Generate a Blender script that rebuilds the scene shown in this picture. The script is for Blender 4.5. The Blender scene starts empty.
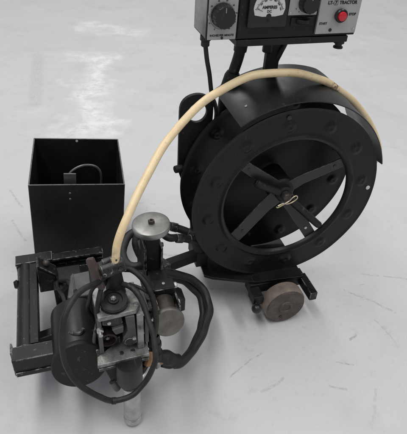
import bpy, bmesh, math, random
from mathutils import Vector, Matrix, noise
random.seed(7)
sc = bpy.context.scene
col = sc.collection
PI = math.pi

# ------------------------------------------------------------------ camera
cam_d = bpy.data.cameras.new('camera'); cam = bpy.data.objects.new('camera', cam_d); col.objects.link(cam)
cam_d.sensor_fit = 'HORIZONTAL'; cam_d.sensor_width = 36.0; cam_d.lens = 36.0 * 500.0 / 407.0
cam_d.clip_start = 0.02; cam_d.clip_end = 200
R3 = Matrix(((0.95541436, 0.13344141, -0.26339475), (-0.28999014, 0.59197987, -0.75197443), (0.05557986, 0.79482905, 0.60428276)))
cam.matrix_world = Matrix.Translation((-0.45551649, -0.77113778, 0.90425925)) @ R3.to_4x4()
sc.camera = cam

# ------------------------------------------------------------------ light of the hall
w = bpy.data.worlds.new('World'); sc.world = w; w.use_nodes = True
bg = w.node_tree.nodes['Background']; bg.inputs[0].default_value = (0.93, 0.96, 1.0, 1); bg.inputs[1].default_value = 0.36
def area(name, loc, target, sx, sy, power, c=(1, 0.985, 0.96)):
    d = bpy.data.lights.new(name, 'AREA'); d.shape = 'RECTANGLE'; d.size = sx; d.size_y = sy; d.energy = power; d.color = c
    o = bpy.data.objects.new(name, d); col.objects.link(o); o.location = loc
    o.rotation_euler = (Vector(target) - Vector(loc)).to_track_quat('-Z', 'Y').to_euler()
    return o
area('ceiling_lamp', (-1.2, 2.2, 4.2), (-1.2, 2.2, 0), 0.5, 3.2, 52)
area('ceiling_lamp', (1.6, 2.4, 4.2), (1.6, 2.4, 0), 0.5, 3.2, 52)
area('ceiling_lamp', (-1.5, -0.8, 4.2), (-1.5, -0.8, 0), 0.5, 3.2, 86)
area('ceiling_lamp', (1.8, -1.4, 4.2), (1.8, -1.4, 0), 0.5, 3.2, 66)
area('ceiling_lamp', (0.4, 6.3, 4.2), (0.4, 6.3, 0), 0.9, 3.0, 30)
vs = sc.view_settings
vs.view_transform = 'Standard'; vs.look = 'None'; vs.exposure = 0.0; vs.gamma = 1.0; vs.use_curve_mapping = False
sc.render.engine = 'CYCLES'
sc.cycles.max_bounces = 6; sc.cycles.diffuse_bounces = 3; sc.cycles.glossy_bounces = 3

# ------------------------------------------------------------------ materials
def new_mat(name):
    m = bpy.data.materials.new(name); m.use_nodes = True
    return m, m.node_tree, m.node_tree.nodes['Principled BSDF']
def nd(nt, t, **k):
    n = nt.nodes.new(t)
    for a, v in k.items(): setattr(n, a, v)
    return n
def lk(nt, a, b): nt.links.new(a, b)
def ramp(nt, src, stops):
    r = nd(nt, 'ShaderNodeValToRGB'); e = r.color_ramp.elements
    while len(e) < len(stops): e.new(0.5)
    for el, (p, c) in zip(e, stops):
        el.position = p; el.color = (c, c, c, 1) if isinstance(c, (int, float)) else (*c, 1)
    lk(nt, src, r.inputs[0]); return r.outputs[0]
def mixc(nt, f, a, b):
    m = nd(nt, 'ShaderNodeMix', data_type='RGBA')
    if isinstance(f, (int, float)): m.inputs[0].default_value = f
    else: lk(nt, f, m.inputs[0])
    for s, v in ((m.inputs[6], a), (m.inputs[7], b)):
        if isinstance(v, tuple): s.default_value = (*v, 1)
        else: lk(nt, v, s)
    return m.outputs[2]
def mth(nt, op, a, b=None, clamp=False):
    m = nd(nt, 'ShaderNodeMath', operation=op); m.use_clamp = clamp
    for i, v in enumerate((a, b)):
        if v is None: continue
        if isinstance(v, (int, float)): m.inputs[i].default_value = v
        else: lk(nt, v, m.inputs[i])
    return m.outputs[0]
def noi(nt, co, scale, detail=5, rough=0.55):
    n = nd(nt, 'ShaderNodeTexNoise'); n.inputs['Scale'].default_value = scale; n.inputs['Detail'].default_value = detail
    n.inputs['Roughness'].default_value = rough; lk(nt, co, n.inputs['Vector']); return n.outputs[0]

def worn(name, base, dirt=(0.05, 0.048, 0.045), rough=(0.35, 0.6), wear=0.0, wearc=(0.42, 0.41, 0.4), metallic=0.0,
         dscale=18, damount=0.5, bump=0.05, spots=0.0, edge=0.0014, spec=0.5, scratch=0.06, brk=(0.44, 0.56)):
    """painted or bare metal: dust mottling, scratches, chips along real edges, fine relief"""
    m, nt, b = new_mat(name)
    co = nd(nt, 'ShaderNodeNewGeometry').outputs['Position']
    n1 = noi(nt, co, dscale, 7, 0.62)
    n2 = noi(nt, co, dscale * 9, 4)
    d = mth(nt, 'MULTIPLY', ramp(nt, n1, [(0.42, 0), (0.72, 1)]), damount)
    c = mixc(nt, d, base, dirt)
    sc_ = nd(nt, 'ShaderNodeMapping'); lk(nt, co, sc_.inputs[0]); sc_.inputs['Rotation'].default_value = (0.5, 0.3, 0.7); sc_.inputs['Scale'].default_value = (260, 22, 60)
    scr = ramp(nt, noi(nt, sc_.outputs[0], 1.0, 3, 0.6), [(0.64, 0), (0.72, 1)])
    c = mixc(nt, mth(nt, 'MULTIPLY', scr, scratch), c, wearc)
    if spots:
        n3 = noi(nt, co, 95, 3, 0.5)
        c = mixc(nt, mth(nt, 'MULTIPLY', ramp(nt, n3, [(0.66, 0), (0.71, 1)]), spots), c, wearc)
    if wear:
        be = nd(nt, 'ShaderNodeBevel'); be.samples = 2; be.inputs['Radius'].default_value = edge
        g = nd(nt, 'ShaderNodeNewGeometry')
        dot = nd(nt, 'ShaderNodeVectorMath', operation='DOT_PRODUCT')
        lk(nt, be.outputs[0], dot.inputs[0]); lk(nt, g.outputs['Normal'], dot.inputs[1])
        e = ramp(nt, dot.outputs['Value'], [(0.88, 1), (0.985, 0)])
        br = ramp(nt, noi(nt, co, 60, 5, 0.7), [(brk[0], 0), (brk[1], 1)])
        c = mixc(nt, mth(nt, 'MULTIPLY', mth(nt, 'MULTIPLY', e, br), wear), c, wearc)
    lk(nt, c, b.inputs['Base Color'])
    r = nd(nt, 'ShaderNodeMapRange'); lk(nt, n1, r.inputs[0]); r.inputs[1].default_value = 0.3; r.inputs[2].default_value = 0.7
    r.inputs[3].default_value = rough[0]; r.inputs[4].default_value = rough[1]
    lk(nt, r.outputs[0], b.inputs['Roughness'])
    b.inputs['Metallic'].default_value = metallic
    b.inputs['Specular IOR Level'].default_value = spec
    bp = nd(nt, 'ShaderNodeBump'); bp.inputs['Strength'].default_value = bump; bp.inputs['Distance'].default_value = 0.002
    lk(nt, n2, bp.inputs['Height']); lk(nt, bp.outputs[0], b.inputs['Normal'])
    return m

M = {}
M['reel'] = worn('reel_black', (0.0058, 0.0058, 0.0068), (0.017, 0.017, 0.018), (0.27, 0.46), damount=0.7, spec=0.26, spots=0.03, wearc=(0.25, 0.25, 0.25), dscale=11)
M['spoke'] = worn('spoke_enamel', (0.013, 0.013, 0.014), (0.035, 0.034, 0.033), (0.3, 0.5), wear=0.7, wearc=(0.35, 0.34, 0.33), edge=0.0016, spots=0.08)
M['rim'] = worn('rim_highlight', (0.075, 0.075, 0.078), (0.02, 0.02, 0.02), (0.3, 0.5), metallic=0.3, dscale=40, damount=1.0)  # lighter edge colour painting the rim highlights of reel and guard
M['guard'] = worn('guard_black', (0.008, 0.009, 0.011), (0.018, 0.018, 0.02), (0.28, 0.42), damount=0.5, wearc=(0.2, 0.2, 0.2), spots=0.08, spec=0.5)
M['black'] = worn('black_enamel', (0.006, 0.006, 0.0065), (0.020, 0.0195, 0.019), (0.4, 0.65), wearc=(0.3, 0.29, 0.28), spots=0.12, spec=0.35)
M['frame'] = worn('chipped_frame_enamel', (0.0065, 0.0065, 0.0072), (0.020, 0.0195, 0.019), (0.32, 0.55), spec=0.35, wear=1.0, wearc=(0.62, 0.61, 0.6), edge=0.002, spots=0.15)
M['boxblack'] = worn('box_enamel', (0.0060, 0.0060, 0.0075), (0.016, 0.016, 0.0165), (0.34, 0.55), wear=0.9, wearc=(0.5, 0.49, 0.47), edge=0.0022, damount=0.8, dscale=9, spots=0.0, spec=0.38, brk=(0.22, 0.50), scratch=0.03)
M['greasy'] = worn('greasy_steel', (0.022, 0.021, 0.020), (0.13, 0.125, 0.12), (0.2, 0.5), metallic=0.4, wear=1.0, wearc=(0.62, 0.60, 0.57), dscale=75, spots=0.7, bump=0.35, scratch=0.5, edge=0.002)
M['motor'] = worn('motor_paint', (0.0075, 0.0088, 0.0105), (0.022, 0.0225, 0.023), (0.3, 0.5), damount=0.5, spec=0.4)
M['rubber'] = worn('cable_rubber', (0.0085, 0.0085, 0.0092), (0.034, 0.033, 0.031), (0.42, 0.7), spec=0.4, dscale=34, damount=0.7, bump=0.1)
M['alu'] = worn('cast_aluminium', (0.33, 0.33, 0.32), (0.045, 0.042, 0.038), (0.3, 0.6), metallic=0.55, dscale=48, damount=1.0, spots=0.25, wearc=(0.06, 0.055, 0.05), scratch=0.15, bump=0.2)
M['greygear'] = worn('grey_gearcase', (0.105, 0.105, 0.105), (0.035, 0.034, 0.032), (0.4, 0.6), metallic=0.2, damount=0.8)
M['steel'] = worn('bright_steel', (0.55, 0.55, 0.54), (0.3, 0.29, 0.27), (0.25, 0.45), metallic=0.9, dscale=50, bump=0.08)
M['brown'] = worn('brown_lever', (0.055, 0.038, 0.034), (0.14, 0.11, 0.10), (0.45, 0.7), dscale=70)
M['roll'] = worn('dark_drive_roll', (0.022, 0.015, 0.013), (0.06, 0.04, 0.034), (0.3, 0.55), metallic=0.3, dscale=60)
M['dullwire'] = worn('dull_wire', (0.15, 0.15, 0.15), (0.04, 0.04, 0.04), (0.25, 0.45), metallic=0.7, dscale=50)
M['bronze'] = worn('dark_bronze', (0.055, 0.048, 0.042), (0.13, 0.115, 0.10), (0.35, 0.6), metallic=0.5, dscale=60)
M['copper'] = worn('copper_braid', (0.30, 0.165, 0.08), (0.09, 0.055, 0.035), (0.4, 0.65), metallic=0.4, dscale=80, bump=0.4)
M['tyre'] = worn('tan_tyre', (0.20, 0.16, 0.13), (0.085, 0.07, 0.06), (0.65, 0.85), dscale=40, damount=0.8, bump=0.3)
M['rust'] = worn('rusty_wheel_face', (0.070, 0.055, 0.050), (0.15, 0.125, 0.11), (0.45, 0.7), metallic=0.25, dscale=55, damount=0.9, bump=0.25)
M['plastic'] = worn('black_plastic', (0.008, 0.008, 0.008), (0.018, 0.018, 0.018), (0.25, 0.4), bump=0.02)
M['panel'] = worn('grey_panel', (0.40, 0.40, 0.385), (0.27, 0.265, 0.25), (0.35, 0.5), metallic=0.25, dscale=25, damount=0.6, bump=0.03)
M['sidegrey'] = worn('worn_side_grey', (0.30, 0.30, 0.30), (0.10, 0.10, 0.10), (0.4, 0.6), metallic=0.2, dscale=14, damount=0.9)
M['ink'] = worn('black_ink', (0.012, 0.012, 0.012), (0.03, 0.03, 0.03), (0.5, 0.6), bump=0)
M['meter'] = worn('meter_card', (0.62, 0.62, 0.60), (0.48, 0.47, 0.45), (0.5, 0.6), dscale=12, bump=0)
M['red'] = worn('red_button', (0.58, 0.018, 0.035), (0.4, 0.01, 0.02), (0.18, 0.3), bump=0)
M['brass'] = worn('brass_pin', (0.68, 0.60, 0.42), (0.42, 0.34, 0.22), (0.3, 0.45), metallic=0.85, dscale=80)
M['clear'] = worn('pale_nozzle', (0.50, 0.49, 0.47), (0.30, 0.29, 0.27), (0.22, 0.42), metallic=0.55, dscale=45, damount=0.8, bump=0.1)

# brushed aluminium of the handwheels: turned rings
def turned(name, base, dirt, rough):
    m, nt, b = new_mat(name)
    tc = nd(nt, 'ShaderNodeTexCoord').outputs['Object']
    n1 = noi(nt, tc, 45, 6, 0.6)
    lk(nt, mixc(nt, ramp(nt, n1, [(0.4, 0), (0.75, 0.8)]), base, dirt), b.inputs['Base Color'])
    b.inputs['Metallic'].default_value = 0.75
    lk(nt, ramp(nt, n1, [(0.3, rough), (0.7, rough + 0.2)]), b.inputs['Roughness'])
    ln = nd(nt, 'ShaderNodeVectorMath', operation='LENGTH'); lk(nt, tc, ln.inputs[0])
    sn = mth(nt, 'SINE', mth(nt, 'MULTIPLY', ln.outputs['Value'], 5200))
    bp = nd(nt, 'ShaderNodeBump'); bp.inputs['Strength'].default_value = 0.05; bp.inputs['Distance'].default_value = 0.001
    lk(nt, sn, bp.inputs['Height']); lk(nt, bp.outputs[0], b.inputs['Normal'])
    return m
M['handwheel'] = turned('turned_aluminium', (0.31, 0.305, 0.295), (0.15, 0.145, 0.135), 0.32)
M['handwheel_dark'] = turned('turned_steel_dark', (0.19, 0.178, 0.16), (0.09, 0.083, 0.072), 0.36)

# yellowed wire conduit
m, nt, b = new_mat('conduit_yellow'); M['conduit'] = m
co = nd(nt, 'ShaderNodeNewGeometry').outputs['Position']
n1 = noi(nt, co, 28, 6, 0.6)
c = mixc(nt, ramp(nt, n1, [(0.42, 0), (0.75, 1)]), (0.80, 0.645, 0.40), (0.68, 0.51, 0.29))
n3 = noi(nt, co, 130, 4, 0.6)
c = mixc(nt, mth(nt, 'MULTIPLY', ramp(nt, n3, [(0.62, 0), (0.72, 1)]), 0.5), c, (0.33, 0.2, 0.1))
def spot(center, r0, r1):      # worn brown patch at a place on the hose
    dn = nd(nt, 'ShaderNodeVectorMath', operation='DISTANCE'); lk(nt, co, dn.inputs[0]); dn.inputs[1].default_value = center
    return mth(nt, 'MULTIPLY', ramp(nt, dn.outputs['Value'], [(r0, 1), (r1, 0)]), ramp(nt, noi(nt, co, 220, 3), [(0.40, 0), (0.55, 1)]))
c = mixc(nt, mth(nt, 'MULTIPLY', spot((0.093, 0.065, 0.521), 0.009, 0.020), 1.0), c, (0.10, 0.05, 0.025))
low = nd(nt, 'ShaderNodeVectorMath', operation='DISTANCE'); lk(nt, co, low.inputs[0]); low.inputs[1].default_value = (-0.388, -0.17, 0.36)
c = mixc(nt, mth(nt, 'MULTIPLY', ramp(nt, low.outputs['Value'], [(0.005, 0.7), (0.04, 0)]), ramp(nt, noi(nt, co, 90, 4, 0.7), [(0.42, 0), (0.62, 1)])), c, (0.34, 0.23, 0.13))
c = mixc(nt, mth(nt, 'MULTIPLY', ramp(nt, noi(nt, co, 12, 5, 0.7), [(0.54, 0), (0.66, 1)]), 0.25), c, (0.55, 0.40, 0.24))
lk(nt, c, b.inputs['Base Color']); b.inputs['Roughness'].default_value = 0.42
b.inputs['Subsurface Weight'].default_value = 0.08; b.inputs['Subsurface Radius'].default_value = (0.01, 0.006, 0.003)
bp = nd(nt, 'ShaderNodeBump'); bp.inputs['Strength'].default_value = 0.12; bp.inputs['Distance'].default_value = 0.002
lk(nt, n3, bp.inputs['Height']); lk(nt, bp.outputs[0], b.inputs['Normal'])

# painted concrete floor: mottled, scuffed, slightly glossy
m, nt, b = new_mat('painted_floor'); M['floor'] = m
co = nd(nt, 'ShaderNodeNewGeometry').outputs['Position']
n1 = noi(nt, co, 1.6, 3, 0.55); n2 = noi(nt, co, 6, 5, 0.62); n3 = noi(nt, co, 55, 3, 0.6)
c = mixc(nt, ramp(nt, n1, [(0.35, 0), (0.68, 1)]), (0.515, 0.519, 0.535), (0.545, 0.547, 0.558))
c = mixc(nt, mth(nt, 'MULTIPLY', ramp(nt, n2, [(0.50, 0), (0.70, 1)]), 0.45), c, (0.425, 0.423, 0.425))
c = mixc(nt, mth(nt, 'MULTIPLY', ramp(nt, n3, [(0.60, 0), (0.70, 1)]), 0.22), c, (0.38, 0.37, 0.36))
# sparse fine scuffs: stretched noise kept only where a slow mask allows it
mp = nd(nt, 'ShaderNodeMapping'); lk(nt, co, mp.inputs[0]); mp.inputs['Rotation'].default_value = (0, 0, 0.6); mp.inputs['Scale'].default_value = (34, 130, 1)
sf = mth(nt, 'MULTIPLY', ramp(nt, noi(nt, mp.outputs[0], 1.0, 4, 0.65), [(0.64, 0), (0.70, 1)]), ramp(nt, noi(nt, co, 5.5, 2), [(0.52, 0), (0.64, 1)]))
c = mixc(nt, mth(nt, 'MULTIPLY', sf, 0.6), c, (0.27, 0.25, 0.23))
bl = mth(nt, 'MULTIPLY', ramp(nt, noi(nt, co, 24, 4, 0.75), [(0.60, 0), (0.68, 1)]), ramp(nt, noi(nt, co, 2.7, 2), [(0.45, 0), (0.62, 1)]))
c = mixc(nt, mth(nt, 'MULTIPLY', bl, 0.35), c, (0.33, 0.315, 0.30))
# pale rubbed patches
c = mixc(nt, mth(nt, 'MULTIPLY', ramp(nt, noi(nt, co, 3.1, 4, 0.7), [(0.56, 0), (0.68, 1)]), 0.28), c, (0.64, 0.64, 0.64))
sep = nd(nt, 'ShaderNodeSeparateXYZ'); lk(nt, co, sep.inputs[0])
X, Y = sep.outputs[0], sep.outputs[1]
wob = mth(nt, 'MULTIPLY', mth(nt, 'SUBTRACT', noi(nt, co, 14, 3), 0.5), 0.02)
wob2 = mth(nt, 'MULTIPLY', mth(nt, 'SUBTRACT', noi(nt, co, 4.5, 3), 0.5), 0.5)
grit = ramp(nt, noi(nt, co, 90, 3, 0.75), [(0.38, 0), (0.58, 1)])
grit2 = ramp(nt, noi(nt, co, 19, 4, 0.8), [(0.34, 0), (0.60, 1)])
def stroke(p, q, width, strength, coarse=False):
    """mask of one scuff or pale streak: distance to the segment p-q on the floor, broken up by grit"""
    dx, dy = q[0] - p[0], q[1] - p[1]; L = math.hypot(dx, dy); dx /= L; dy /= L
    rx = mth(nt, 'SUBTRACT', X, p[0]); ry = mth(nt, 'SUBTRACT', Y, p[1])
    al = mth(nt, 'ADD', mth(nt, 'MULTIPLY', rx, dx), mth(nt, 'MULTIPLY', ry, dy))
    ac = mth(nt, 'ADD', mth(nt, 'SUBTRACT', mth(nt, 'MULTIPLY', ry, dx), mth(nt, 'MULTIPLY', rx, dy)), wob2 if coarse else wob)
    end = mth(nt, 'SUBTRACT', mth(nt, 'ABSOLUTE', mth(nt, 'SUBTRACT', al, L / 2)), L / 2)
    d = mth(nt, 'MAXIMUM', mth(nt, 'ABSOLUTE', ac), end)
    mk = mth(nt, 'SUBTRACT', 1.0, mth(nt, 'DIVIDE', d, width), clamp=True)
    mk = mth(nt, 'MULTIPLY', mth(nt, 'MINIMUM', mth(nt, 'MULTIPLY', mk, 1.15 if coarse else 2.0), 1.0), grit2 if coarse else grit)
    return mth(nt, 'MULTIPLY', mk, strength)
strokes = [((-0.169, -0.193), (-0.078, -0.150), 0.0022, 0.7), ((0.205, -0.022), (0.289, -0.12), 0.004, 0.55), ((0.28, 0.02), (0.40, -0.03), 0.004, 0.45),
           ((0.134, -0.169), (0.156, -0.158), 0.0028, 0.8), ((0.069, -0.215), (0.105, -0.232), 0.0028, 0.7), ((0.03, -0.265), (0.06, -0.285), 0.003, 0.5),
           ((0.225, -0.131), (0.235, -0.20), 0.003, 0.4), ((0.075, -0.36), (0.12, -0.30), 0.004, 0.35),
           ((-0.115, -0.245), (-0.06, -0.225), 0.004, 0.45), ((-0.61, 0.62), (-0.575, 0.52), 0.004, 0.5), ((-0.60, 0.46), (-0.57, 0.36), 0.004, 0.45), ((-0.48, 1.80), (-0.51, 1.25), 0.035, 0.28),
           ((-0.285, 0.345), (-0.22, 0.285), 0.010, 0.7), ((-0.22, 0.22), (-0.17, 0.20), 0.006, 0.5)]
tot = None
for k, (p_, q_, wd, st) in enumerate(strokes):
    s_ = stroke(p_, q_, wd, st)
    tot = s_ if tot is None else mth(nt, 'MAXIMUM', tot, s_)
c = mixc(nt, mth(nt, 'MULTIPLY', tot, 0.75), c, (0.22, 0.195, 0.17))
# lamp sheen on worn paint, put into the colour as pale streaks
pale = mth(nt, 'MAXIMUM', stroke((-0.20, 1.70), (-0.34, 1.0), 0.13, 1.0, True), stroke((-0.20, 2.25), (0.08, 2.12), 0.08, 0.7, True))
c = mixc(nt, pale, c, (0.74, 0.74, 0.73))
c = mixc(nt, mth(nt, 'MULTIPLY', ramp(nt, noi(nt, co, 420, 2, 0.6), [(0.52, 0), (0.66, 1)]), 0.16), c, (0.36, 0.355, 0.35))
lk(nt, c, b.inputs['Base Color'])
lk(nt, ramp(nt, n2, [(0.3, 0.42), (0.7, 0.58)]), b.inputs['Roughness'])
bp = nd(nt, 'ShaderNodeBump'); bp.inputs['Strength'].default_value = 0.06; bp.inputs['Distance'].default_value = 0.004
lk(nt, n3, bp.inputs['Height']); lk(nt, bp.outputs[0], b.inputs['Normal'])

# ------------------------------------------------------------------ mesh helpers
def frame_of(d):
    d = Vector(d).normalized(); up = Vector((0, 0, 1)) if abs(d.z) < 0.95 else Vector((1, 0, 0))
    a = d.cross(up).normalized(); return a, a.cross(d).normalized(), d       # a x ... right-handed enough for rings
def link(name, bm, mat, parent=None, smooth=35, bevel=0.0, seg=2, loc=None):
    bmesh.ops.recalc_face_normals(bm, faces=bm.faces[:])
    me = bpy.data.meshes.new(name); bm.to_mesh(me); bm.free()
    return link_mesh(name, me, mat, parent, smooth, bevel, seg, loc)
def link_mesh(name, me, mat, parent=None, smooth=35, bevel=0.0, seg=2, loc=None):
    me.materials.clear(); me.materials.append(M[mat])
    if smooth:
        me.polygons.foreach_set('use_smooth', [True] * len(me.polygons)); me.set_sharp_from_angle(angle=math.radians(smooth))
    o = bpy.data.objects.new(name, me); col.objects.link(o)
    if parent: o.parent = parent
    if loc: o.location = loc
    if bevel:
        b_ = o.modifiers.new('bevel', 'BEVEL'); b_.width = bevel; b_.segments = seg; b_.limit_method = 'ANGLE'; b_.angle_limit = math.radians(40); b_.harden_normals = True
    return o
def box(bm, c, s, rot=None):
    mx = Matrix.Translation(c) @ (rot.to_4x4() if rot else Matrix()) @ Matrix.Diagonal((*s, 1))
    bmesh.ops.create_cube(bm, size=1, matrix=mx)
def span(bm, x0, x1, y0, y1, z0, z1): box(bm, ((x0 + x1) / 2, (y0 + y1) / 2, (z0 + z1) / 2), (x1 - x0, y1 - y0, z1 - z0))
def rings(bm, rs, cap0=True, cap1=True, closed=False):
    n = len(rs[0]); vr = [[bm.verts.new(p) for p in r] for r in rs]
    pairs = list(zip(vr, vr[1:])) + ([(vr[-1], vr[0])] if closed else [])
    for a, b_ in pairs:
        for i in range(n): bm.faces.new((a[i], a[(i + 1) % n], b_[(i + 1) % n], b_[i]))
    if not closed:
        if cap0: bm.faces.new(vr[0])
        if cap1: bm.faces.new(vr[-1])
def lathe(bm, o, d, prof, seg=40, cap0=True, cap1=True):
    """profile of (radius, distance along d) turned about the axis"""
    a, b_, d = frame_of(d); o = Vector(o)
    rings(bm, [[o + d * h + (a * math.cos(2 * PI * i / seg) + b_ * math.sin(2 * PI * i / seg)) * max(r, 1e-4) for i in range(seg)] for r, h in prof], cap0, cap1)
def cyl(bm, p, q, r, r2=None, seg=32, ch=0.0):
    p, q = Vector(p), Vector(q); L = (q - p).length; r2 = r if r2 is None else r2
    pr = [(r - ch, 0), (r, ch), (r2, L - ch), (r2 - ch, L)] if ch else [(r, 0), (r2, L)]
    lathe(bm, p, q - p, pr, seg)
def spline(pts, n=10):
    P = [Vector(p) for p in pts]; P = [2 * P[0] - P[1]] + P + [2 * P[-1] - P[-2]]; out = []
    for i in range(1, len(P) - 2):
        for k in range(n):
            t = k / n
            out.append(0.5 * ((2 * P[i]) + (P[i + 1] - P[i - 1]) * t + (2 * P[i - 1] - 5 * P[i] + 4 * P[i + 1] - P[i + 2]) * t * t + (3 * P[i] - P[i - 1] - 3 * P[i + 1] + P[i + 2]) * t ** 3))
    out.append(P[-2]); return out
def tube(bm, pts, r, seg=14, n=8, closed=False, smooth=True):
    path = spline(pts, n) if smooth else [Vector(p) for p in pts]
    ref = None; rs = []
    for i, p in enumerate(path):
        t = (path[min(i + 1, len(path) - 1)] - path[max(i - 1, 0)]).normalized()
        if ref is None: ref = frame_of(t)[0]
        ref = (ref - t * ref.dot(t)).normalized(); q = t.cross(ref)
        rr = r(i / (len(path) - 1)) if callable(r) else r
        rs.append([p + (ref * math.cos(2 * PI * k / seg) + q * math.sin(2 * PI * k / seg)) * rr for k in range(seg)])
    rings(bm, rs)
def prism(bm, poly, f0, f1):
    """poly of 2-D points, f0/f1 map (u,v) to the two faces"""
    a = [bm.verts.new(f0(*p)) for p in poly]; b_ = [bm.verts.new(f1(*p)) for p in poly]; n = len(poly)
    bm.faces.new(a); bm.faces.new(b_)
    for i in range(n): bm.faces.new((a[i], a[(i + 1) % n], b_[(i + 1) % n], b_[i]))
def plate_y(bm, poly, y0, y1): prism(bm, poly, lambda u, v: (u, y0, v), lambda u, v: (u, y1, v))
def plate_z(bm, poly, z0, z1): prism(bm, poly, lambda u, v: (u, v, z0), lambda u, v: (u, v, z1))
def plate_x(bm, poly, x0, x1): prism(bm, poly, lambda u, v: (x0, u, v), lambda u, v: (x1, u, v))
def B(): return bmesh.new()
def ptag(o, label): o['label'] = label; return o
_bolt = {}
def bolt(parent, p, d, r=0.005, h=0.004, mat='black', name='bolt', hexa=True):
    key = (r, h, hexa)
    if key not in _bolt:
        bm = B(); sg = 6 if hexa else 16
        lathe(bm, (0, 0, 0), (0, 0, 1), [(r, -0.001), (r, h * 0.75), (r * 0.82, h)], sg)
        bmesh.ops.recalc_face_normals(bm, faces=bm.faces[:])
        _bolt[key] = {}
        me = bpy.data.meshes.new(name); bm.to_mesh(me); bm.free(); _bolt[key][mat] = me
    if mat not in _bolt[key]: _bolt[key][mat] = next(iter(_bolt[key].values())).copy()
    me = _bolt[key][mat]
    if not me.materials: me.materials.append(M[mat])
    elif me.materials[0] != M[mat]: me.materials[0] = M[mat]
    o = bpy.data.objects.new(name, me); col.objects.link(o); o.parent = parent; o.location = p
    o.rotation_euler = Vector(d).to_track_quat('Z', 'Y').to_euler()
    return o
def text(parent, s, p, size, mat='ink', name='lettering', align='CENTER', ext=0.00025, stretch=1.0, rot=0.0, bold=0.0):
    """raised print on a panel that faces -y"""
    cu = bpy.data.curves.new(name, 'FONT'); cu.body = s; cu.size = size; cu.align_x = align; cu.align_y = 'CENTER'; cu.extrude = ext; cu.offset = bold
    t = bpy.data.objects.new(name + '_source', cu); col.objects.link(t)
    bpy.context.view_layer.update()
    me = bpy.data.meshes.new_from_object(t.evaluated_get(bpy.context.evaluated_depsgraph_get()))
    bpy.data.objects.remove(t)
    me.transform(Matrix.Translation(p) @ Matrix.Rotation(rot, 4, 'Y') @ Matrix.Rotation(PI / 2, 4, 'X') @ Matrix.Diagonal((stretch, 1, 1, 1)))
    return link_mesh(name, me, mat, parent, smooth=0)

# ------------------------------------------------------------------ setting: the floor
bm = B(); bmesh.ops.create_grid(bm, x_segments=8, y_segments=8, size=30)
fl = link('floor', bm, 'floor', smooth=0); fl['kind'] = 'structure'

# ------------------------------------------------------------------ the open sheet-steel box
steel_box = bpy.data.objects.new('steel_box', None); col.objects.link(steel_box)
steel_box['label'] = 'tall open black sheet steel box standing on the floor behind the tractor'
steel_box['category'] = 'box'
O = Vector((-0.525, 0.200, 0.28))
yaw, lean = -0.089, 0.069
RB = Matrix.Rotation(yaw, 3, 'Z') @ Matrix.Rotation(lean, 3, 'Y')
BW, BD = 0.21, 0.215
ex, ey, ez = RB @ Vector((1, 0, 0)), RB @ Vector((0, 1, 0)), RB @ Vector((0, 0, 1))
def bpt(i, j, z):
    """point on the box walls at (i along width, j along depth), followed down the leaning edge to height z"""
    t = O + ex * i + ey * j
    return t - ez * ((t.z - z) / ez.z) if z is not None else t
steel_box.location = (-0.42, 0.30, 0)
inv = Matrix.Translation((0.42, -0.30, 0))
T = 0.003
def wall(c4, name):
    bm = B()
    top = [bpt(i, j, None) for i, j in c4]; bot = [bpt(i, j, 0.001) for i, j in c4]
    vt = [bm.verts.new(p) for p in top]; vb = [bm.verts.new(p) for p in bot]
    bm.faces.new(vt); bm.faces.new(vb)
    for i in range(4): bm.faces.new((vt[i], vt[(i + 1) % 4], vb[(i + 1) % 4], vb[i]))
    bmesh.ops.subdivide_edges(bm, edges=bm.edges[:], cuts=5, use_grid_fill=True)
    bmesh.ops.transform(bm, matrix=inv, verts=bm.verts[:])
    return link(name, bm, 'boxblack', steel_box, bevel=0.0005, seg=1)
bw_front = wall([(0, 0), (BW, 0), (BW, T), (0, T)], 'wall')
wall([(0, BD - T), (BW, BD - T), (BW, BD), (0, BD)], 'wall')
wall([(0, T + 2e-4), (T, T + 2e-4), (T, BD - T - 2e-4), (0, BD - T - 2e-4)], 'wall')
wall([(BW - T, T + 2e-4), (BW, T + 2e-4), (BW, BD - T - 2e-4), (BW - T, BD - T - 2e-4)], 'wall')
bm = B()
bot = [bpt(i, j, 0.004) for i, j in ((T, T), (BW - T, T), (BW - T, BD - T), (T, BD - T))]
f = bm.faces.new([bm.verts.new(p) for p in bot]); bmesh.ops.solidify(bm, geom=[f], thickness=0.002)
bmesh.ops.transform(bm, matrix=inv, verts=bm.verts[:]); link('bottom', bm, 'boxblack', steel_box, smooth=0)
# small bracket and bent wire handle inside the front wall
bm = B()
c0 = bpt(0.089, T + 0.010, None) + ez * 0.002
box(bm, c0 + ey * 0.002, (0.027, 0.004, 0.036), RB)
box(bm, c0 - ey * 0.0045 - ez * 0.014, (0.027, 0.009, 0.004), RB)
bmesh.ops.transform(bm, matrix=inv, verts=bm.verts[:])
brk = link('bracket', bm, 'dullwire', steel_box, bevel=0.0008)
bm = B()
h0 = c0 + ex * -0.004 + ey * 0.0065 + ez * 0.003
tube(bm, [h0 - ez * 0.02, h0 + ez * 0.004, h0 + ez * 0.018 + ex * 0.012 + ey * 0.006, h0 + ez * 0.026 + ex * 0.035 + ey * 0.012, h0 + ez * 0.022 + ex * 0.06 + ey * 0.014, h0 + ez * 0.004 + ex * 0.072 + ey * 0.014, h0 - ez * 0.03 + ex * 0.073 + ey * 0.014], 0.0026, seg=10)
bmesh.ops.transform(bm, matrix=inv, verts=bm.verts[:])
link('wire_handle', bm, 'dullwire', steel_box)
for k in range(2):
    bolt(steel_box, inv @ (bpt(0.088, -0.0003, None) - ez * (0.022 + 0.016 * k)), -ey, 0.0022, 0.0012, 'boxblack', 'rivet_or_hole', False)
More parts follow.
